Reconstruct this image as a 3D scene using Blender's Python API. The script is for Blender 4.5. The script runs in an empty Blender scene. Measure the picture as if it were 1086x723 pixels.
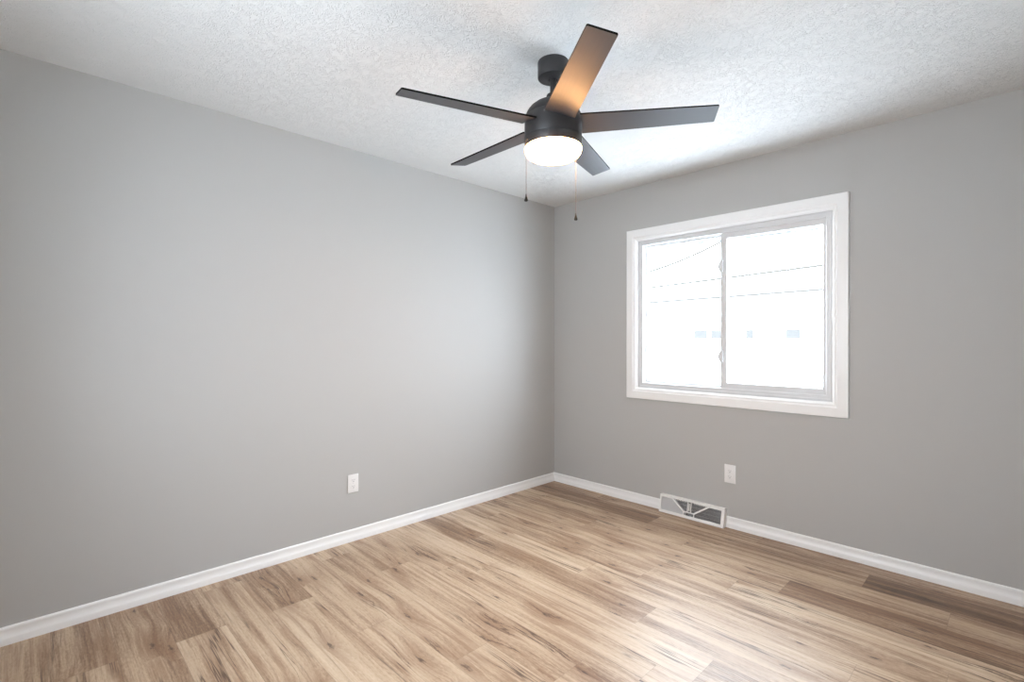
import bpy, bmesh, math, random
from mathutils import Vector, Matrix
PI = math.pi
S = bpy.context.scene
C = S.collection
random.seed(7)

# ------------------------------------------------------------------ camera, sky, exposure
CAM = Vector((2.909, -3.35626, 1.25068)); FPX = 525.116
yaw, pitch, roll = 0.79936, -0.00121, 0.00068
F = Vector((-math.sin(yaw)*math.cos(pitch), math.cos(yaw)*math.cos(pitch), math.sin(pitch)))
r0 = F.cross(Vector((0, 0, 1))).normalized(); u0 = r0.cross(F)
r = r0*math.cos(roll)+u0*math.sin(roll); u = -r0*math.sin(roll)+u0*math.cos(roll)
cd = bpy.data.cameras.new('camera'); cam = bpy.data.objects.new('camera', cd); C.objects.link(cam)
cd.sensor_width = 36; cd.lens = FPX/1086*36; cd.clip_start = .02; cd.clip_end = 300
M = Matrix((r, u, -F)).transposed().to_4x4(); M.translation = CAM; cam.matrix_world = M
S.camera = cam

SKY = 5.6
world = bpy.data.worlds.new('overcast_sky'); S.world = world; world.use_nodes = True
wn = world.node_tree; bg = wn.nodes['Background']
bg.inputs['Color'].default_value = (.85, .94, 1.06, 1); bg.inputs['Strength'].default_value = SKY
S.view_settings.view_transform = 'Standard'; S.view_settings.look = 'None'
S.view_settings.exposure = 1.93; S.view_settings.gamma = 1; S.view_settings.use_curve_mapping = False
S.cycles.max_bounces = 14; S.cycles.diffuse_bounces = 10; S.cycles.glossy_bounces = 6
S.cycles.transparent_max_bounces = 12; S.cycles.sample_clamp_indirect = 12
LAMP = 17

# ------------------------------------------------------------------ helpers
def mat(name, col, rough=.5, metal=0, spec=.5, **kw):
    m = bpy.data.materials.new(name); m.use_nodes = True
    b = m.node_tree.nodes['Principled BSDF']
    b.inputs['Base Color'].default_value = (*col, 1); b.inputs['Roughness'].default_value = rough
    b.inputs['Metallic'].default_value = metal; b.inputs['Specular IOR Level'].default_value = spec
    for k, v in kw.items(): b.inputs[k].default_value = v
    return m
def N(m, t, **kw):
    n = m.node_tree.nodes.new(t)
    for k, v in kw.items(): setattr(n, k, v)
    return n
def L(m, a, b): m.node_tree.links.new(a, b)
def obj(name, bm, m, parent=None, smooth=None):
    me = bpy.data.meshes.new(name)
    bmesh.ops.remove_doubles(bm, verts=bm.verts, dist=1e-6)
    bmesh.ops.recalc_face_normals(bm, faces=bm.faces)
    bm.to_mesh(me); bm.free()
    if m: me.materials.append(m)
    if smooth is not None:
        for p in me.polygons: p.use_smooth = True
        me.set_sharp_from_angle(angle=math.radians(smooth))
    o = bpy.data.objects.new(name, me); C.objects.link(o)
    if parent: o.parent = parent
    return o
def struct(name, bm, m, smooth=None):
    o = obj(name, bm, m, smooth=smooth); o['kind'] = 'structure'; return o
def thing(name, label, cat, loc=(0, 0, 0), rotz=0, group=None):
    o = bpy.data.objects.new(name, None); C.objects.link(o); o.location = loc; o.rotation_euler = (0, 0, rotz)
    o.empty_display_size = .1; o['label'] = label; o['category'] = cat
    if group: o['group'] = group
    return o
def box(bm, x0, x1, y0, y1, z0, z1, bev=0):
    g = bmesh.ops.create_cube(bm, size=1, matrix=Matrix.Translation(((x0+x1)/2, (y0+y1)/2, (z0+z1)/2)) @ Matrix.Diagonal((x1-x0, y1-y0, z1-z0, 1)))
    if bev:
        es = list({e for v in g['verts'] for e in v.link_edges})
        bmesh.ops.bevel(bm, geom=es, offset=bev, segments=2, affect='EDGES', profile=.5)
def prism(bm, pts, h, mtx=Matrix.Identity(4)):
    """closed outline in the local xy plane, extruded 0..h along local z"""
    a = [bm.verts.new(mtx @ Vector((p[0], p[1], 0))) for p in pts]
    b = [bm.verts.new(mtx @ Vector((p[0], p[1], h))) for p in pts]
    bm.faces.new(a[::-1]); bm.faces.new(b); n = len(pts)
    for i in range(n): bm.faces.new((a[i], a[(i+1) % n], b[(i+1) % n], b[i]))
def lathe(bm, prof, seg=64, c=(0, 0)):
    rings = []
    for rr, z in prof:
        if rr < 1e-6: rings.append([bm.verts.new((c[0], c[1], z))])
        else: rings.append([bm.verts.new((c[0]+rr*math.cos(2*PI*i/seg), c[1]+rr*math.sin(2*PI*i/seg), z)) for i in range(seg)])
    for a, b in zip(rings, rings[1:]):
        for i in range(seg):
            j = (i+1) % seg
            if len(a) == 1 and len(b) == 1: continue
            if len(a) == 1: bm.faces.new((a[0], b[i], b[j]))
            elif len(b) == 1: bm.faces.new((a[i], a[j], b[0]))
            else: bm.faces.new((a[i], a[j], b[j], b[i]))
def tube(bm, pts, rad, seg=10, cap=True):
    pts = [Vector(p) for p in pts]; rings = []
    for i, p in enumerate(pts):
        d = (pts[min(i+1, len(pts)-1)]-pts[max(i-1, 0)]).normalized()
        a = d.cross(Vector((0, 0, 1)) if abs(d.z) < .9 else Vector((1, 0, 0))).normalized(); b = d.cross(a)
        rings.append([bm.verts.new(p+rad*(a*math.cos(2*PI*k/seg)+b*math.sin(2*PI*k/seg))) for k in range(seg)])
    for a, b in zip(rings, rings[1:]):
        for k in range(seg): bm.faces.new((a[k], a[(k+1) % seg], b[(k+1) % seg], b[k]))
    if cap: bm.faces.new(rings[0]); bm.faces.new(rings[-1])
def frame_sweep(bm, x0, x1, z0, z1, prof):
    """mitred picture-frame moulding round the rectangle x0..x1, z0..z1 (outer edge).
    prof: closed list of (inset from the outer edge, y)"""
    rings = []
    for (sx, sz, X, Z) in ((1, 1, x0, z0), (-1, 1, x1, z0), (-1, -1, x1, z1), (1, -1, x0, z1)):
        rings.append([bm.verts.new((X+sx*a, y, Z+sz*a)) for a, y in prof])
    n = len(prof)
    for i in range(4):
        a, b = rings[i], rings[(i+1) % 4]
        for k in range(n): bm.faces.new((a[k], a[(k+1) % n], b[(k+1) % n], b[k]))
def BM(): return bmesh.new()

# ------------------------------------------------------------------ materials
wall_m = mat('grey_wall_paint', (.460, .454, .440), .62, spec=.35)
t = N(wall_m, 'ShaderNodeTexCoord'); n1 = N(wall_m, 'ShaderNodeTexNoise'); n1.inputs['Scale'].default_value = 260
bp = N(wall_m, 'ShaderNodeBump'); bp.inputs['Strength'].default_value = .06; bp.inputs['Distance'].default_value = .001
L(wall_m, t.outputs['Object'], n1.inputs['Vector']); L(wall_m, n1.outputs['Fac'], bp.inputs['Height'])
L(wall_m, bp.outputs['Normal'], wall_m.node_tree.nodes['Principled BSDF'].inputs['Normal'])

ceil_m = mat('textured_ceiling_paint', (.76, .76, .75), .85, spec=.2)
t = N(ceil_m, 'ShaderNodeTexCoord')
wz = N(ceil_m, 'ShaderNodeTexNoise'); wz.inputs['Scale'].default_value = 9; wz.inputs['Detail'].default_value = 3
wv = N(ceil_m, 'ShaderNodeVectorMath', operation='MULTIPLY_ADD'); wv.inputs[1].default_value = (.10, .10, .10)
L(ceil_m, t.outputs['Object'], wz.inputs['Vector']); L(ceil_m, wz.outputs['Color'], wv.inputs[0]); L(ceil_m, t.outputs['Object'], wv.inputs[2])
n1 = N(ceil_m, 'ShaderNodeTexNoise'); n1.inputs['Scale'].default_value = 52; n1.inputs['Detail'].default_value = 2.5; n1.inputs['Roughness'].default_value = .5; n1.inputs['Distortion'].default_value = 1.2
L(ceil_m, wv.outputs[0], n1.inputs['Vector'])
cr = N(ceil_m, 'ShaderNodeValToRGB')                              # thin ridges where the noise crosses its middle
e = cr.color_ramp.elements; e[0].position = .44; e[0].color = (0, 0, 0, 1); e[1].position = .56; e[1].color = (0, 0, 0, 1)
k = cr.color_ramp.elements.new(.5); k.color = (1, 1, 1, 1)
L(ceil_m, n1.outputs['Fac'], cr.inputs['Fac'])
n2 = N(ceil_m, 'ShaderNodeTexNoise'); n2.inputs['Scale'].default_value = 16; n2.inputs['Detail'].default_value = 2
m2 = N(ceil_m, 'ShaderNodeMapRange'); m2.inputs[1].default_value = .26; m2.inputs[2].default_value = .50
L(ceil_m, t.outputs['Object'], n2.inputs['Vector']); L(ceil_m, n2.outputs['Fac'], m2.inputs[0])
mm = N(ceil_m, 'ShaderNodeMath', operation='MULTIPLY'); L(ceil_m, cr.outputs['Color'], mm.inputs[0]); L(ceil_m, m2.outputs[0], mm.inputs[1])
n3 = N(ceil_m, 'ShaderNodeTexNoise'); n3.inputs['Scale'].default_value = 90; n3.inputs['Detail'].default_value = 3
L(ceil_m, t.outputs['Object'], n3.inputs['Vector'])
m3 = N(ceil_m, 'ShaderNodeMath', operation='MULTIPLY_ADD'); m3.inputs[1].default_value = .35
L(ceil_m, n3.outputs['Fac'], m3.inputs[0]); L(ceil_m, mm.outputs[0], m3.inputs[2])
bp = N(ceil_m, 'ShaderNodeBump'); bp.inputs['Strength'].default_value = .62; bp.inputs['Distance'].default_value = .0040
L(ceil_m, m3.outputs[0], bp.inputs['Height']); L(ceil_m, bp.outputs['Normal'], ceil_m.node_tree.nodes['Principled BSDF'].inputs['Normal'])

trim_m = mat('white_trim_paint', (.86, .86, .85), .38)
vinyl_m = mat('white_vinyl', (.66, .67, .68), .35)
stile_m = vinyl_m
plate_m = mat('white_plastic', (.80, .79, .78), .35)
slot_m = mat('dark_slot', (.03, .03, .03), .6)
steel_m = mat('screw_paint', (.7, .69, .68), .3)
vent_m = mat('white_enamel', (.86, .85, .83), .35)
fin_m = mat('painted_fins', (.62, .62, .62), .45)
duct_m = mat('dark_duct', (.17, .17, .17), .7)
black_m = mat('matte_black_metal', (.030, .028, .029), .45, spec=.5)
blade_m = mat('dark_blade_laminate', (.037, .037, .044), .40, spec=.75)
t = N(blade_m, 'ShaderNodeTexCoord'); mp = N(blade_m, 'ShaderNodeMapping'); mp.inputs['Scale'].default_value = (4, 160, 160)
n1 = N(blade_m, 'ShaderNodeTexNoise'); n1.inputs['Scale'].default_value = 1
mr = N(blade_m, 'ShaderNodeMapRange'); mr.inputs[3].default_value = .36; mr.inputs[4].default_value = .50
L(blade_m, t.outputs['Object'], mp.inputs[0]); L(blade_m, mp.outputs[0], n1.inputs['Vector']); L(blade_m, n1.outputs['Fac'], mr.inputs[0])
L(blade_m, mr.outputs[0], blade_m.node_tree.nodes['Principled BSDF'].inputs['Roughness'])
edge_m = mat('black_blade_edge', (.006, .006, .006), .7, spec=.1)
chain_m = mat('pale_chain', (.14, .13, .13), .5)
fob_m = mat('black_fob', (.02, .018, .016), .2)
snow_m = mat('snow', (.74, .76, .78), .8); clip_m = mat('grey_wire', (.16, .16, .16), .8); siding_m = mat('white_siding', (.84, .84, .84), .7)
win_dark_m = mat('far_window_glass', (.019, .017, .015), .3)
cable_m = mat('cable', (.046, .042, .038), .9, spec=.1)
eave_m = mat('white_soffit', (.85, .85, .85), .6)
lamp_m = bpy.data.materials.new('lit_opal_glass'); lamp_m.use_nodes = True
b = lamp_m.node_tree.nodes['Principled BSDF']; b.inputs['Base Color'].default_value = (.9, .88, .84, 1); b.inputs['Roughness'].default_value = .3
b.inputs['Emission Color'].default_value = (1, .50, .19, 1); b.inputs['Emission Strength'].default_value = LAMP
glass_m = bpy.data.materials.new('window_glass'); glass_m.use_nodes = True
nt = glass_m.node_tree; nt.nodes.remove(nt.nodes['Principled BSDF'])
tr = N(glass_m, 'ShaderNodeBsdfTransparent'); tr.inputs[0].default_value = (.97, .985, .98, 1)
gl = N(glass_m, 'ShaderNodeBsdfGlossy'); gl.inputs['Roughness'].default_value = .01
ge = N(glass_m, 'ShaderNodeNewGeometry'); dt = N(glass_m, 'ShaderNodeVectorMath', operation='DOT_PRODUCT'); mx = N(glass_m, 'ShaderNodeMixShader')
L(glass_m, ge.outputs['Normal'], dt.inputs[0]); L(glass_m, ge.outputs['Incoming'], dt.inputs[1])
def gm(op, a, b_=None):                                             # Schlick reflectance, the same on both faces of the thin pane
    q = N(glass_m, 'ShaderNodeMath', operation=op)
    for i, v in enumerate((a, b_)):
        if v is None: continue
        if isinstance(v, (int, float)): q.inputs[i].default_value = v
        else: L(glass_m, v, q.inputs[i])
    return q.outputs[0]
fr = gm('ADD', gm('MULTIPLY', gm('POWER', gm('SUBTRACT', 1, gm('ABSOLUTE', dt.outputs['Value'])), 5), .95), .04)
L(glass_m, fr, mx.inputs[0]); L(glass_m, tr.outputs[0], mx.inputs[1]); L(glass_m, gl.outputs[0], mx.inputs[2])
L(glass_m, mx.outputs[0], nt.nodes['Material Output'].inputs['Surface'])

# wood: UV 'grain' = metres along/across plus a random offset, UV 'edge' = metres from the plank's own corner, UV 'tone' = (darkness, width)
wood_m = mat('oak_laminate', (.4, .3, .2), .4, spec=.62)
WB = wood_m.node_tree.nodes['Principled BSDF']
def uvn(name): 
    q = N(wood_m, 'ShaderNodeUVMap'); q.uv_map = name; return q
def mth(op, a=None, b=None, c=None, clamp=False):
    q = N(wood_m, 'ShaderNodeMath', operation=op); q.use_clamp = clamp
    for i, v in enumerate((a, b, c)):
        if v is None: continue
        if isinstance(v, (int, float)): q.inputs[i].default_value = v
        else: L(wood_m, v, q.inputs[i])
    return q.outputs[0]
def noise(vec, sx, sy, detail=3, rough=.55, dist=0):
    mp = N(wood_m, 'ShaderNodeMapping'); mp.inputs['Scale'].default_value = (sx, sy, 1)
    q = N(wood_m, 'ShaderNodeTexNoise'); q.inputs['Scale'].default_value = 1; q.inputs['Detail'].default_value = detail
    q.inputs['Roughness'].default_value = rough; q.inputs['Distortion'].default_value = dist
    L(wood_m, vec, mp.inputs[0]); L(wood_m, mp.outputs[0], q.inputs['Vector']); return q.outputs['Fac']
def smooth(v, a, b, lo=0, hi=1):
    q = N(wood_m, 'ShaderNodeMapRange', interpolation_type='SMOOTHSTEP'); L(wood_m, v, q.inputs[0])
    for i, w in enumerate((a, b, lo, hi)): q.inputs[i+1].default_value = w
    return q.outputs[0]
def mixc(f, a, b, mode='MIX'):
    q = N(wood_m, 'ShaderNodeMix', data_type='RGBA', blend_type=mode)
    if isinstance(f, (int, float)): q.inputs[0].default_value = f
    else: L(wood_m, f, q.inputs[0])
    for i, v in ((6, a), (7, b)):
        if isinstance(v, tuple): q.inputs[i].default_value = (*v, 1)
        else: L(wood_m, v, q.inputs[i])
    return q.outputs[2]
G = uvn('grain').outputs[0]; ED = uvn('edge').outputs[0]; TN = uvn('tone').outputs[0]
# knots: one per cell of a sparse lattice, kept only in some cells
mp = N(wood_m, 'ShaderNodeMapping'); mp.inputs['Scale'].default_value = (2.6, 8.5, 1); L(wood_m, G, mp.inputs[0])
vo = N(wood_m, 'ShaderNodeTexVoronoi', voronoi_dimensions='2D', feature='F1'); vo.inputs['Scale'].default_value = 1
wob = N(wood_m, 'ShaderNodeTexNoise'); wob.inputs['Scale'].default_value = 5
wadd = N(wood_m, 'ShaderNodeVectorMath', operation='MULTIPLY_ADD'); wadd.inputs[1].default_value = (.12, .12, 0)
L(wood_m, mp.outputs[0], wob.inputs['Vector']); L(wood_m, wob.outputs['Color'], wadd.inputs[0]); L(wood_m, mp.outputs[0], wadd.inputs[2])
L(wood_m, wadd.outputs[0], vo.inputs['Vector'])
sep = N(wood_m, 'ShaderNodeSeparateColor'); L(wood_m, vo.outputs['Color'], sep.inputs[0])
gate = smooth(sep.outputs[0], .56, .60)
vd = mth('ADD', vo.outputs['Distance'], mth('MULTIPLY', mth('SUBTRACT', noise(G, 45, 120, 3, .6), .5), .26))
knot = mth('MULTIPLY', smooth(vd, .10, .0), gate)
halo = mth('MULTIPLY', smooth(vd, .60, .0), gate)
# grain coordinates bulge round the knots
off = N(wood_m, 'ShaderNodeCombineXYZ'); L(wood_m, mth('MULTIPLY', halo, .022), off.inputs[1])
ga = N(wood_m, 'ShaderNodeVectorMath', operation='ADD'); L(wood_m, G, ga.inputs[0]); L(wood_m, off.outputs[0], ga.inputs[1]); GG = ga.outputs[0]
broad = noise(GG, .8, 11, 3, .5, .2)
band = noise(GG, 1.2, 34, 4, .62, .2)
fine = noise(GG, 6, 130, 4, .75)
speck = noise(GG, 45, 150, 2, .6)
streak = noise(GG, .55, 15, 4, .58, .15)
line = mth('MULTIPLY', smooth(mth('ABSOLUTE', mth('SUBTRACT', streak, .52)), .017, .0), smooth(noise(GG, 1.6, 7, 2, .5), .47, .58))
soft = mth('MULTIPLY', smooth(mth('ABSOLUTE', mth('SUBTRACT', streak, .52)), .09, .0), smooth(noise(GG, 2.2, 5, 2, .5), .42, .62))
sx = N(wood_m, 'ShaderNodeSeparateXYZ'); L(wood_m, TN, sx.inputs[0]); tone, width = sx.outputs[0], sx.outputs[1]
d = mth('ADD', mth('MULTIPLY', smooth(broad, .32, .72), .45), mth('MULTIPLY', smooth(band, .32, .72), .45))
d = mth('ADD', mth('MULTIPLY', d, .58), mth('MULTIPLY', tone, .50))
d = mth('ADD', d, mth('MULTIPLY', mth('SUBTRACT', fine, .5), .62))
d = mth('ADD', d, mth('MULTIPLY', mth('SUBTRACT', speck, .5), .42))
cr = N(wood_m, 'ShaderNodeValToRGB'); L(wood_m, d, cr.inputs[0]); el = cr.color_ramp.elements
el[0].position = .0; el[0].color = (.65, .525, .385, 1); el[1].position = 1.0; el[1].color = (.085, .050, .030, 1)
k = el.new(.35); k.color = (.505, .370, .250, 1); k = el.new(.65); k.color = (.25, .150, .088, 1)
col = mixc(mth('MULTIPLY', soft, .55), cr.outputs[0], (.24, .125, .065))
col = mixc(mth('MULTIPLY', line, .9), col, (.085, .045, .028))
col = mixc(mth('MULTIPLY', halo, .45), col, (.24, .125, .065))
col = mixc(mth('MULTIPLY', knot, .85), col, (.06, .03, .02))
# joints
sx2 = N(wood_m, 'ShaderNodeSeparateXYZ'); L(wood_m, ED, sx2.inputs[0])
ex = mth('LESS_THAN', sx2.outputs[0], .0014); ey = mth('LESS_THAN', sx2.outputs[1], .0014)
col = mixc(mth('MULTIPLY', mth('MAXIMUM', ex, ey), .45), col, (.10, .06, .04))
L(wood_m, col, WB.inputs['Base Color'])
L(wood_m, mth('MULTIPLY_ADD', fine, .16, .33), WB.inputs['Roughness'])
bpn = N(wood_m, 'ShaderNodeBump'); bpn.inputs['Strength'].default_value = .12; bpn.inputs['Distance'].default_value = .001
L(wood_m, fine, bpn.inputs['Height']); L(wood_m, bpn.outputs[0], WB.inputs['Normal'])

# ------------------------------------------------------------------ room shell
W, D, H = 3.16, 3.72, 2.44
T = .12
bm = BM()                                                        # floor: planks with their own UVs
u1 = bm.loops.layers.uv.new('grain'); u2 = bm.loops.layers.uv.new('edge'); u3 = bm.loops.layers.uv.new('tone')
PW, PL, Y0 = .1855, 1.22, -3.297
joint = {0: .45, 1: 1.05, 2: .475, 3: 1.30, 4: .50, 5: .93, 6: .15, 7: 1.715, 8: 1.93, 9: .85, 10: 1.72, 11: 2.467,
         12: 1.50, 13: .66, 14: 2.07, 15: 2.684, 16: 2.345, 17: .55}
tones = {(0, 0): .55, (0, 1): .35, (1, 0): .5, (2, 0): .75, (2, 1): .10, (3, 0): .30, (4, 0): .70, (4, 1): .15, (5, 0): .25, (6, 0): .3, (7, 0): .2,
         (8, 0): .22, (9, 0): .18, (9, 1): .12, (10, 0): .70, (10, 1): .55, (11, 0): .1, (11, 1): .15, (12, 0): .3, (13, 0): .2, (14, 0): .35,
         (14, 1): .35, (14, 2): .85, (15, 1): .35, (15, 2): .3, (15, 3): .45, (16, 0): .95, (16, 1): .4, (16, 2): 1.0, (17, 0): .45, (17, 1): .45, (17, 2): .6}
rt = random.Random(3)
for kr in range(-3, 18):
    y0 = Y0+kr*PW; y1 = min(y0+PW, T*.0+.01); y0 = max(y0, -D)
    j = joint.get(kr, rt.uniform(0, PL)); xs = [j+i*PL for i in range(-4, 5)]
    xs = [0]+[x for x in xs if 0.001 < x < W-.001]+[W]
    for i, (a, b_) in enumerate(zip(xs, xs[1:])):
        tn = tones.get((kr, i), rt.uniform(.05, .5)); ox, oy = rt.uniform(0, 40), rt.uniform(0, 40)
        vs = [bm.verts.new(p) for p in ((a, y0, 0), (b_, y0, 0), (b_, y1, 0), (a, y1, 0))]
        f = bm.faces.new(vs)
        for lp in f.loops:
            c = lp.vert.co
            lp[u1].uv = (c.x+ox, c.y+oy); lp[u2].uv = (c.x-a, c.y-y0); lp[u3].uv = (tn, PW)
me = bpy.data.meshes.new('floor'); bm.normal_update(); bm.to_mesh(me); bm.free(); me.materials.append(wood_m)
fl = bpy.data.objects.new('floor', me); C.objects.link(fl); fl['kind'] = 'structure'
bm = BM(); box(bm, -T, W+T, -D-T, T, -.14, -.003); struct('trim_1', bm, mat('subfloor', (.3, .25, .2), .9))
bm = BM(); box(bm, -T, W+T, -D-T, T, H, H+.1); struct('ceiling', bm, ceil_m)
bm = BM(); box(bm, -T, 0, -D-T, T, -.003, H); struct('wall_left', bm, wall_m)
bm = BM(); box(bm, W, W+T, -D-T, T, -.003, H); struct('wall_right', bm, wall_m)
# wall with the window: opening
OX0, OX1, OZ0, OZ1 = .837, 2.1435, .8860, 2.0215
bm = BM()
for q in ((0, OX0, 0, H), (OX1, W, 0, H), (OX0, OX1, 0, OZ0), (OX0, OX1, OZ1, H)): box(bm, q[0], q[1], 0, T, q[2]-.003*(q[2] == 0), q[3])
struct('wall_back', bm, wall_m)
# wall behind the camera, opened up for the added fill-light window
BX0, BX1, BZ0, BZ1 = 1.12, 2.20, .95, 1.88
bm = BM()
for q in ((0, BX0, 0, H), (BX1, W, 0, H), (BX0, BX1, 0, BZ0), (BX0, BX1, BZ1, H)): box(bm, q[0], q[1], -D-T, -D, q[2]-.003*(q[2] == 0), q[3])
struct('wall_front', bm, wall_m)

# baseboards
def baseboard(name, a, b, nrm, m0=0, m1=0):
    prof = [(0, 0), (.0130, 0), (.0130, .024), (.0118, .030), (.0085, .036), (.0068, .043), (.0062, .053), (.0072, .060), (.0078, .066), (.0066, .0705), (.0040, .073), (0, .074)]
    a = Vector(a); b = Vector(b); d = (b-a).normalized(); n = Vector(nrm); bm = BM()
    A = [bm.verts.new(a+n*p+Vector((0, 0, z))+d*p*m0) for p, z in prof]; B = [bm.verts.new(b+n*p+Vector((0, 0, z))-d*p*m1) for p, z in prof]
    k = len(prof)
    for i in range(k): bm.faces.new((A[i], A[(i+1) % k], B[(i+1) % k], B[i]))
    bm.faces.new(A); bm.faces.new(B[::-1])
    return struct(name, bm, trim_m, 40)
VX0, VX1 = 1.058, 1.530
baseboard('baseboard_left', (0, -D, 0), (0, 0, 0), (1, 0, 0), 1, 1)
baseboard('baseboard_back', (0, 0, 0), (VX0-.002, 0, 0), (0, -1, 0), 1, 0)
baseboard('baseboard_back', (VX1+.002, 0, 0), (W, 0, 0), (0, -1, 0), 0, 1)
baseboard('baseboard_right', (W, 0, 0), (W, -D, 0), (-1, 0, 0), 1, 1)
baseboard('baseboard_front', (W, -D, 0), (0, -D, 0), (0, 1, 0), 1, 1)

# ------------------------------------------------------------------ window
def structure_root(name, loc):
    o = bpy.data.objects.new(name, None); C.objects.link(o); o.location = loc; o['kind'] = 'structure'; return o
w1 = structure_root('window_1', (0, 0, 0))
bm = BM()
frame_sweep(bm, .757, 2.2235, .8060, 2.1015, [(0, 0), (0, -.014), (.003, -.017), (.050, -.017), (.053, -.0185), (.056, -.017), (.060, -.0135), (.064, -.011),
    (.067, -.0115), (.070, -.0105), (.074, -.006), (.079, -.003), (.0805, .0), (.0805, .006), (.078, .006), (.078, 0)])
obj('casing', bm, trim_m, w1, 35)
# jamb liner in the wall opening + vinyl frame
bm = BM(); frame_sweep(bm, OX0, OX1, OZ0, OZ1, [(0, .006), (.004, .006), (.004, .024), (0, .024)]); obj('jamb', bm, trim_m, w1)
bm = BM()
frame_sweep(bm, OX0, OX1, OZ0, OZ1, [(0, .024), (.006, .020), (.018, .020), (.020, .022), (.0385, .022), (.041, .025), (.041, .062), (.048, .062), (.048, .10), (0, .10)])
obj('window_frame', bm, vinyl_m, w1, 35)
IX0, IX1, IZ0, IZ1 = OX0+.041, OX1-.041, OZ0+.041, OZ1-.041        # clear opening of the frame
def sash(name, x0, x1, z0, z1, ya, yb, st, bevel=.002):
    bm = BM(); frame_sweep(bm, x0, x1, z0, z1, [(0, ya), (st-.006, ya), (st-.003, ya+.002), (st, ya+.006), (st, yb), (0, yb)])
    s = obj(name, bm, vinyl_m, w1, 35)
    bm = BM(); box(bm, x0+st-.002, x1-st+.002, (ya+yb)/2+.004, (ya+yb)/2+.008, z0+st-.002, z1-st+.002); obj('pane', bm, glass_m, s)
    return s
sl = sash('sash', IX0-.006, 1.508, IZ0-.004, IZ1+.004, .064, .088, .020)
sr = sash('sash', 1.474, IX1+.020, IZ0-.003, IZ1+.003, .034, .058, .040)
for z in (1.757, 1.142):                                           # finger latches on the meeting stile
    bm = BM(); prism(bm, [(-.002, -.040), (-.009, -.026), (-.016, -.010), (-.016, .012), (-.008, .028), (-.002, .040), (.016, .040), (.016, -.040)], .014, Matrix.Translation((1.476, .034, z)) @ Matrix.Rotation(PI/2, 4, 'X'))
    obj('latch', bm, vinyl_m, sr)
bm = BM(); box(bm, OX0-.06, OX1+.06, T+.0, T+.05, OZ0-.05, OZ0-.005); box(bm, OX0-.06, OX0-.002, T, T+.03, OZ0, OZ1); box(bm, OX1+.002, OX1+.06, T, T+.03, OZ0, OZ1); box(bm, OX0-.06, OX1+.06, T, T+.03, OZ1+.002, OZ1+.06)
obj('exterior_casing', bm, trim_m, w1)
# unseen window added behind the camera to let in fill light
w2 = structure_root('added_fill_window', (0, 0, 0))
bm = BM(); frame_sweep(bm, BX0-.07, BX1+.07, BZ0-.07, BZ1+.07, [(0, -D), (0, -D+.017), (.06, -D+.017), (.075, -D+.004), (.075, -D)]); obj('casing', bm, trim_m, w2)
bm = BM(); frame_sweep(bm, BX0, BX1, BZ0, BZ1, [(0, -D-.02), (.04, -D-.02), (.04, -D-.09), (0, -D-.09)]); box(bm, 1.64, 1.68, -D-.08, -D-.03, BZ0, BZ1); obj('window_frame', bm, vinyl_m, w2)
bm = BM(); box(bm, BX0+.03, BX1-.03, -D-.06, -D-.056, BZ0+.03, BZ1-.03); obj('pane', bm, glass_m, w2)

def portal(loc, rot, sx, sy):
    ld = bpy.data.lights.new('daylight_portal', 'AREA'); ld.shape = 'RECTANGLE'; ld.size = sx; ld.size_y = sy; ld.cycles.is_portal = True
    o = bpy.data.objects.new('daylight_portal', ld); C.objects.link(o); o.location = loc; o.rotation_euler = rot
portal(((OX0+OX1)/2, T+.06, (OZ0+OZ1)/2), (-PI/2, 0, 0), 1.45, 1.28)
portal(((BX0+BX1)/2, -D-T-.02, (BZ0+BZ1)/2), (PI/2, 0, 0), 1.12, .98)

# ------------------------------------------------------------------ ceiling fan
FX, FY = 1.5098, -1.7506
fan = thing('ceiling_fan', 'black five-blade ceiling fan with lit white drum light and two pull chains', 'ceiling fan', (FX, FY, H))
def fz(z): return z-H
bm = BM(); lathe(bm, [(0, 0), (.0655, 0), (.066, -.002), (.066, -.064), (.0645, -.068), (.061, -.070), (.030, -.070), (.024, -.074), (.018, -.074), (.018, -.060), (0, -.060)]); obj('canopy', bm, black_m, fan, 35)
bm = BM(); lathe(bm, [(0, -.055), (.0135, -.055), (.0135, fz(2.27)), (0, fz(2.27))], 32); obj('downrod', bm, black_m, fan, 35)
bm = BM(); lathe(bm, [(0, fz(2.305)), (.020, fz(2.305)), (.027, fz(2.301)), (.029, fz(2.295)), (.029, fz(2.268)), (0, fz(2.268))], 40); obj('collar', bm, black_m, fan, 35)
bm = BM(); lathe(bm, [(0, fz(2.278)), (.030, fz(2.276)), (.055, fz(2.270)), (.080, fz(2.258)), (.100, fz(2.242)), (.112, fz(2.226)), (.118, fz(2.212)), (.1185, fz(2.208)),
    (.1165, fz(2.207)), (.1165, fz(2.204)), (.1215, fz(2.203)), (.1225, fz(2.200)), (.1225, fz(2.114)), (.1215, fz(2.112)), (.10, fz(2.112)), (0, fz(2.112))], 96); obj('motor_housing', bm, black_m, fan, 32)
bm = BM(); lathe(bm, [(0, fz(2.112)), (.1195, fz(2.112)), (.1195, fz(2.1095)), (.1235, fz(2.109)), (.1196, fz(2.0755)), (.1191, fz(2.0745)), (.119, fz(2.0745)), (.119, fz(2.085)), (0, fz(2.085))], 96); obj('light_ring', bm, black_m, fan, 32)
bm = BM(); lathe(bm, [(0, fz(2.084)), (.1185, fz(2.084)), (.1190, fz(2.075)), (.1212, fz(2.071)), (.1212, fz(2.062)), (.118, fz(2.052)), (.112, fz(2.043)), (.101, fz(2.036)), (.085, fz(2.032)), (.05, fz(2.0295)), (0, fz(2.029))], 96); obj('lamp_shade', bm, lamp_m, fan, 60)
th0, bp_, rt_, rr_, wt_, wr_ = -1.8903, -.2110, .6631, .1166, .0499, .0642
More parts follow.
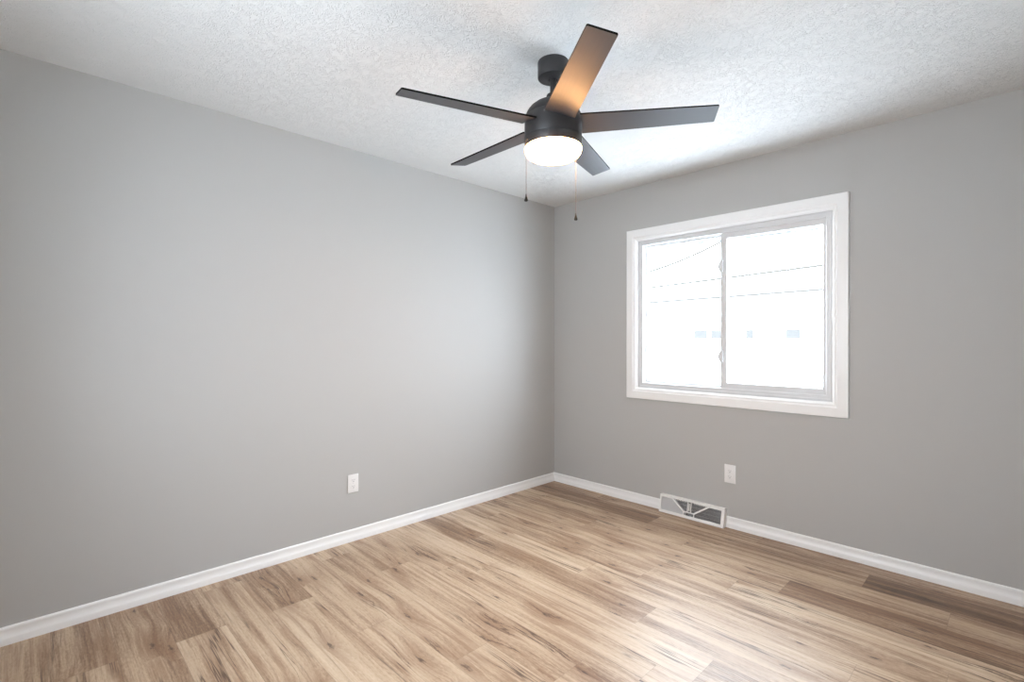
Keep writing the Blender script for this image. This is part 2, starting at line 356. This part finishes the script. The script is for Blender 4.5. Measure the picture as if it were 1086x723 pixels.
bme = None
for k in range(5):
    bm = BM(); hw = lambda x: wr_+(wt_-wr_)*(x-rr_)/(rt_-rr_); th = .007; ch = .004
    prism(bm, [(rr_, -wr_), (rt_-ch, -hw(rt_)), (rt_, -hw(rt_)+ch), (rt_, hw(rt_)-ch), (rt_-ch, hw(rt_)), (rr_, wr_)], th, Matrix.Translation((0, 0, 0)))
    if bme is None:
        bl = obj('blade', bm, blade_m, fan); bme = bl.data
        bme.materials.append(edge_m)
        for p in bme.polygons: p.material_index = 1 if abs(p.normal.z) < .5 else 0
        b2 = BM(); box(b2, .085, rr_+.050, -.026, .026, th, th+.004, .001); 
        for sx_, sy_ in ((rr_+.018, -.015), (rr_+.018, .015), (rr_+.040, 0)): box(b2, sx_-.004, sx_+.004, sy_-.004, sy_+.004, th+.003, th+.007)
        br = obj('blade_bracket', b2, black_m, bl); brm = br.data
    else:
        bm.free(); bl = bpy.data.objects.new('blade', bme); C.objects.link(bl); bl.parent = fan
        br = bpy.data.objects.new('blade_bracket', brm); C.objects.link(br); br.parent = bl
    az = th0+k*2*PI/5
    # local x along the blade, local y across; the trailing edge drops by the blade pitch
    bl.matrix_local = Matrix.Translation((0, 0, fz(2.1676))) @ Matrix.Rotation(az, 4, 'Z') @ Matrix.Rotation(bp_, 4, 'X')
rdir = Vector((r.x, r.y, 0)).normalized(); fdir = Vector((F.x, F.y, 0)).normalized()
for sgn, lat, fw, z1 in ((-1, -.117, -.050, 1.832), (1, .106, .066, 1.781)):
    px, py = rdir*lat+fdir*fw, None
    bm = BM(); zt = 2.092; n = int((zt-z1)/.0045)
    d_out = Vector((px.x, px.y, 0)).normalized()
    a0 = d_out*.118
    tube(bm, [(a0.x, a0.y, fz(zt)), (px.x, px.y, fz(zt)), (px.x, px.y, fz(zt)-.006)], .0028, 10)
    tube(bm, [(px.x, px.y, fz(zt)), (px.x, px.y, fz(z1)+.025)], .0008, 6)
    for i in range(n-5):
        bmesh.ops.create_icosphere(bm, subdivisions=1, radius=.0015, matrix=Matrix.Translation((px.x, px.y, fz(zt)-.006-i*.0045)))
    ch_ = obj('pull_chain', bm, chain_m, fan, 60)
    if sgn < 0: ch_['label'] = 'pull chain hanging from the left side of the light'
    else: ch_['label'] = 'longer pull chain hanging from the right side of the light'
    bm = BM(); lathe(bm, [(0, fz(z1)+.032), (.0020, fz(z1)+.031), (.0026, fz(z1)+.024), (.0055, fz(z1)+.013), (.0078, fz(z1)+.006), (.0075, fz(z1)+.002), (.005, fz(z1)), (0, fz(z1))], 24, (px.x, px.y))
    obj('fob', bm, fob_m, ch_, 50)

# ------------------------------------------------------------------ outlets
def outlet(label, loc, rz, w=.072, h=.117):
    o = thing('wall_outlet', label, 'outlet', loc, rz)               # local: plate in the xz plane, facing -y
    bm = BM(); box(bm, -w/2, w/2, -.006, 0, -h/2, h/2, .0022); obj('cover_plate', bm, plate_m, o, 40)
    for s in (1, -1):
        cz = s*.0195; bm = BM(); pts = []
        for i in range(28):
            a = 2*PI*i/28; pts.append((max(-.0145, min(.0145, .0172*math.cos(a))), .0142*math.sin(a)))
        prism(bm, pts, .0022, Matrix.Translation((0, -.0058, cz)) @ Matrix.Rotation(PI/2, 4, 'X'))
        rc = obj('receptacle', bm, plate_m, o, 40)
        bm = BM(); box(bm, -.0072, -.0052, -.0083, -.0078, cz+.0005, cz+.0085); box(bm, .0052, .0072, -.0083, -.0078, cz+.0012, cz+.0078)
        prism(bm, [(.0026*math.cos(2*PI*i/12), .0026*math.sin(2*PI*i/12)) for i in range(12)], .0005, Matrix.Translation((0, -.0078, cz-.0062)) @ Matrix.Rotation(PI/2, 4, 'X'))
        obj('slots', bm, slot_m, rc)
    bm = BM(); prism(bm, [(.0032*math.cos(2*PI*i/16), .0032*math.sin(2*PI*i/16)) for i in range(16)], .0012, Matrix.Translation((0, -.0058, 0)) @ Matrix.Rotation(PI/2, 4, 'X')); obj('screw', bm, steel_m, o)
    return o
outlet('white duplex wall outlet below the window, right of the floor vent', (1.5535, -.0002, .359), 0, .074, .122)
outlet('white duplex wall outlet low on the long grey wall without a window', (.0002, -1.9125, .358), PI/2, .070, .113)

# ------------------------------------------------------------------ baseboard vent
vent = thing('baseboard_vent', 'white metal baseboard heat register with a V of bars, on the floor below the window', 'vent', ((VX0+VX1)/2, 0, 0))
w_, dB, dT, hV = (VX1-VX0)/2, .052, .026, .124
# slanted front frame in its own plane: local u along x, v up the slope
A_ = Vector((0, -dB, .004)); B_ = Vector((0, -dT, hV)); vdir = (B_-A_).normalized(); Ls = (B_-A_).length; nrm = Vector((0, -vdir.z, vdir.y))
FM = Matrix(((1, 0, 0, 0), (0, vdir.y, nrm.y, A_.y), (0, vdir.z, nrm.z, A_.z), (0, 0, 0, 1)))
def slab(bm, pts, z0, z1): prism(bm, pts, z1-z0, FM @ Matrix.Translation((0, 0, z0)))
bm = BM()                                                            # shell: two cheeks, top, bottom lip
for s in (-1, 1):
    x = s*w_; 
    prism(bm, [(0, 0), (dB, 0), (dB, .006), (dT, hV), (0, hV)], .003, Matrix(((0, 0, -s, x), (-1, 0, 0, 0), (0, 1, 0, 0), (0, 0, 0, 1))))
box(bm, -w_, w_, -dT, 0, hV-.003, hV); box(bm, -w_, w_, -dB, 0, 0, .004); obj('shell', bm, vent_m, vent)
bm = BM(); fo = .016
slab(bm, [(-w_, 0), (w_, 0), (w_, fo), (-w_, fo)], -.002, .002); slab(bm, [(-w_, Ls-.013), (w_, Ls-.013), (w_, Ls-.0005), (-w_, Ls-.0005)], -.002, .002)
slab(bm, [(-w_, Ls-.004), (w_, Ls-.004), (w_, Ls), (-w_, Ls)], .002, .006)
slab(bm, [(-w_, fo), (-w_+.012, fo), (-w_+.012, Ls-.013), (-w_, Ls-.013)], -.002, .002); slab(bm, [(w_-.022, fo), (w_, fo), (w_, Ls-.013), (w_-.022, Ls-.013)], -.002, .002)
obj('face_frame', bm, vent_m, vent)
def uu(a): return -w_+2*w_*a
def bar(bm, p, q, wd, z0=-.001, z1=.0035):
    p = Vector(p); q = Vector(q); d_ = (q-p).normalized(); n_ = Vector((-d_.y, d_.x))*wd/2
    slab(bm, [tuple(p-n_), tuple(q-n_), tuple(q+n_), tuple(p+n_)], z0, z1)
bm = BM(); top = Ls-.012; cl, cr_ = uu(.395), uu(.56); vb = .040
bar(bm, (uu(.20), top-.001), (cl, vb), .010); bar(bm, (uu(.77), top-.001), (cr_, vb), .010)
bar(bm, (cl, vb+.003), (cl, fo-.001), .006); bar(bm, (cr_, vb+.003), (cr_, fo-.001), .006); bar(bm, (cl, vb), (cr_, vb), .007)
bar(bm, (uu(.02), top-.002), (uu(.22), top-.002), .006); bar(bm, (uu(.75), top-.002), (uu(.97), top-.002), .006)
for i in range(20):                                                  # little teeth along the top of the middle
    a = .25+.47*i/19
    if abs(a-.48) > .045: slab(bm, [(uu(a), top-.008), (uu(a)+.004, top-.008), (uu(a)+.004, top+.001), (uu(a), top+.001)], -.001, .0005)
obj('v_bars', bm, vent_m, vent)
bm = BM(); bar(bm, (uu(.455), vb), (uu(.455), top), .006); bar(bm, (uu(.505), vb), (uu(.505), top), .006)
obj('lever_track', bm, vent_m, vent)
bm = BM(); slab(bm, [(uu(.474), vb+.012), (uu(.488), vb+.012), (uu(.486), top-.01), (uu(.476), top-.01)], 0, .008); obj('damper_lever', bm, vent_m, vent)
bm = BM(); nf = 84                                                    # fins fan outwards from the middle
def fin(a, v0, v1, tilt):
    x = uu(a); dx = math.tan(tilt)*.016; bt = bm.verts
    a4 = [bt.new(FM @ Vector(p)) for p in ((x, v0, -.003), (x, v1, -.003), (x-dx, v1, -.019), (x-dx, v0, -.019))]
    b4 = [bt.new(p.co+Vector((.0011, 0, 0))) for p in a4]
    bm.faces.new(a4); bm.faces.new(b4[::-1])
    for q in range(4): bm.faces.new((a4[q], b4[q], b4[(q+1) % 4], a4[(q+1) % 4]))
for i in range(nf):                                                  # the left bank is angled one way, the rest the other, split by the diagonal
    a = .03+.92*i/(nf-1); lo, hi = fo-.002, top+.002
    if a < .20: fin(a, lo, hi, -.75)
    elif a > .395: fin(a, lo, hi, .45)
    else:
        sp = top+(vb-top)*(a-.20)/.195; fin(a, lo, sp-.002, -.75); fin(a, sp+.002, hi, .45)
for q in (.034, .058, .082): 
    slab(bm, [(uu(.02), q), (uu(.965), q), (uu(.965), q+.0012), (uu(.02), q+.0012)], -.005, -.0035)
obj('fins', bm, fin_m, vent)
bm = BM(); slab(bm, [(uu(.015), .006), (uu(.98), .006), (uu(.98), Ls-.006), (uu(.015), Ls-.006)], -.024, -.022); obj('duct_back', bm, duct_m, vent)

# ------------------------------------------------------------------ outside
bm = BM(); box(bm, -90, 60, .2, 120, -.9, -.7); g = obj('ground', bm, snow_m); g['kind'] = 'structure'
house = thing('neighbor_house', 'long low white house with a row of windows seen through the bright window', 'house', (-5, 22, -.7))
hx0, hx1 = -16, 12
bm = BM(); box(bm, hx0, hx1, 0, 8, 0, 3.0); obj('wall', bm, siding_m, house)
bm = BM(); prism(bm, [(-.5, 2.95), (8.5, 2.95), (8.5, 3.1), (4, 5.0), (-.5, 3.1)], hx1-hx0+.8, Matrix(((0, 0, 1, hx0-.4), (1, 0, 0, 0), (0, 1, 0, 0), (0, 0, 0, 1)))); obj('roof', bm, snow_m, house)
for x0, x1 in ((-1.55, -1.2), (-4.2, -3.5), (-3.3, -2.6), (.25, .85), (2.15, 2.9), (3.1, 3.75), (5.0, 5.5), (5.7, 6.6)):
    bm = BM(); box(bm, x0-.06, x1+.06, -.05, .05, 1.98, 2.54); wv_ = obj('window', bm, siding_m, house)
    bm = BM(); box(bm, x0, x1, -.07, -.04, 2.04, 2.48); obj('pane', bm, win_dark_m, wv_)
bm = BM(); box(bm, -1.0, 4.2, T, .62, 2.30, 2.42); o = obj('trim_2', bm, eave_m); o['kind'] = 'structure'
def cable(label, pts, rad):
    bm = BM(); tube(bm, pts, rad, 8); o = obj('overhead_cable', bm, cable_m); o['label'] = label; o['category'] = 'cable'; o['group'] = 'cables outside the window'
def sag(a, b, s, n=16): return [(a[0]+(b[0]-a[0])*i/n, a[1]+(b[1]-a[1])*i/n, a[2]+(b[2]-a[2])*i/n-s*4*(i/n)*(1-i/n)) for i in range(n+1)]
cable('thin cable sagging across the upper left pane outside', sag((-9.5, 12, 3.55), (-3.0, 12, 4.55), .45), .040)
cable('lowest thin cable crossing both window panes outside, just above the white house', sag((-27, 12, 2.35), (20.5, 12, 3.05), .10, 40), .037)
cable('middle thin cable rising to the right across both window panes outside', sag((-24.5, 12, 2.45), (21, 12, 4.35), .15, 40), .038)
o = thing('eave_wire', 'thin wire with small clips running under the eave along the top of the window', 'cable', (0, .45, 0))
bm = BM(); tube(bm, [(-.6, 0, 2.030), (.78, 0, 2.034), (1.967, 0, 2.004), (3.4, 0, 1.985)], .010, 8); obj('wire', bm, clip_m, o)
for i in range(22):
    x = -.4+i*.155; z = 2.034-.0252*(x-.78) if x > .78 else 2.032
    bm = BM(); box(bm, x-.010, x+.010, -.009, .009, z-.010, z+.018, .001); obj('clip', bm, clip_m, o)
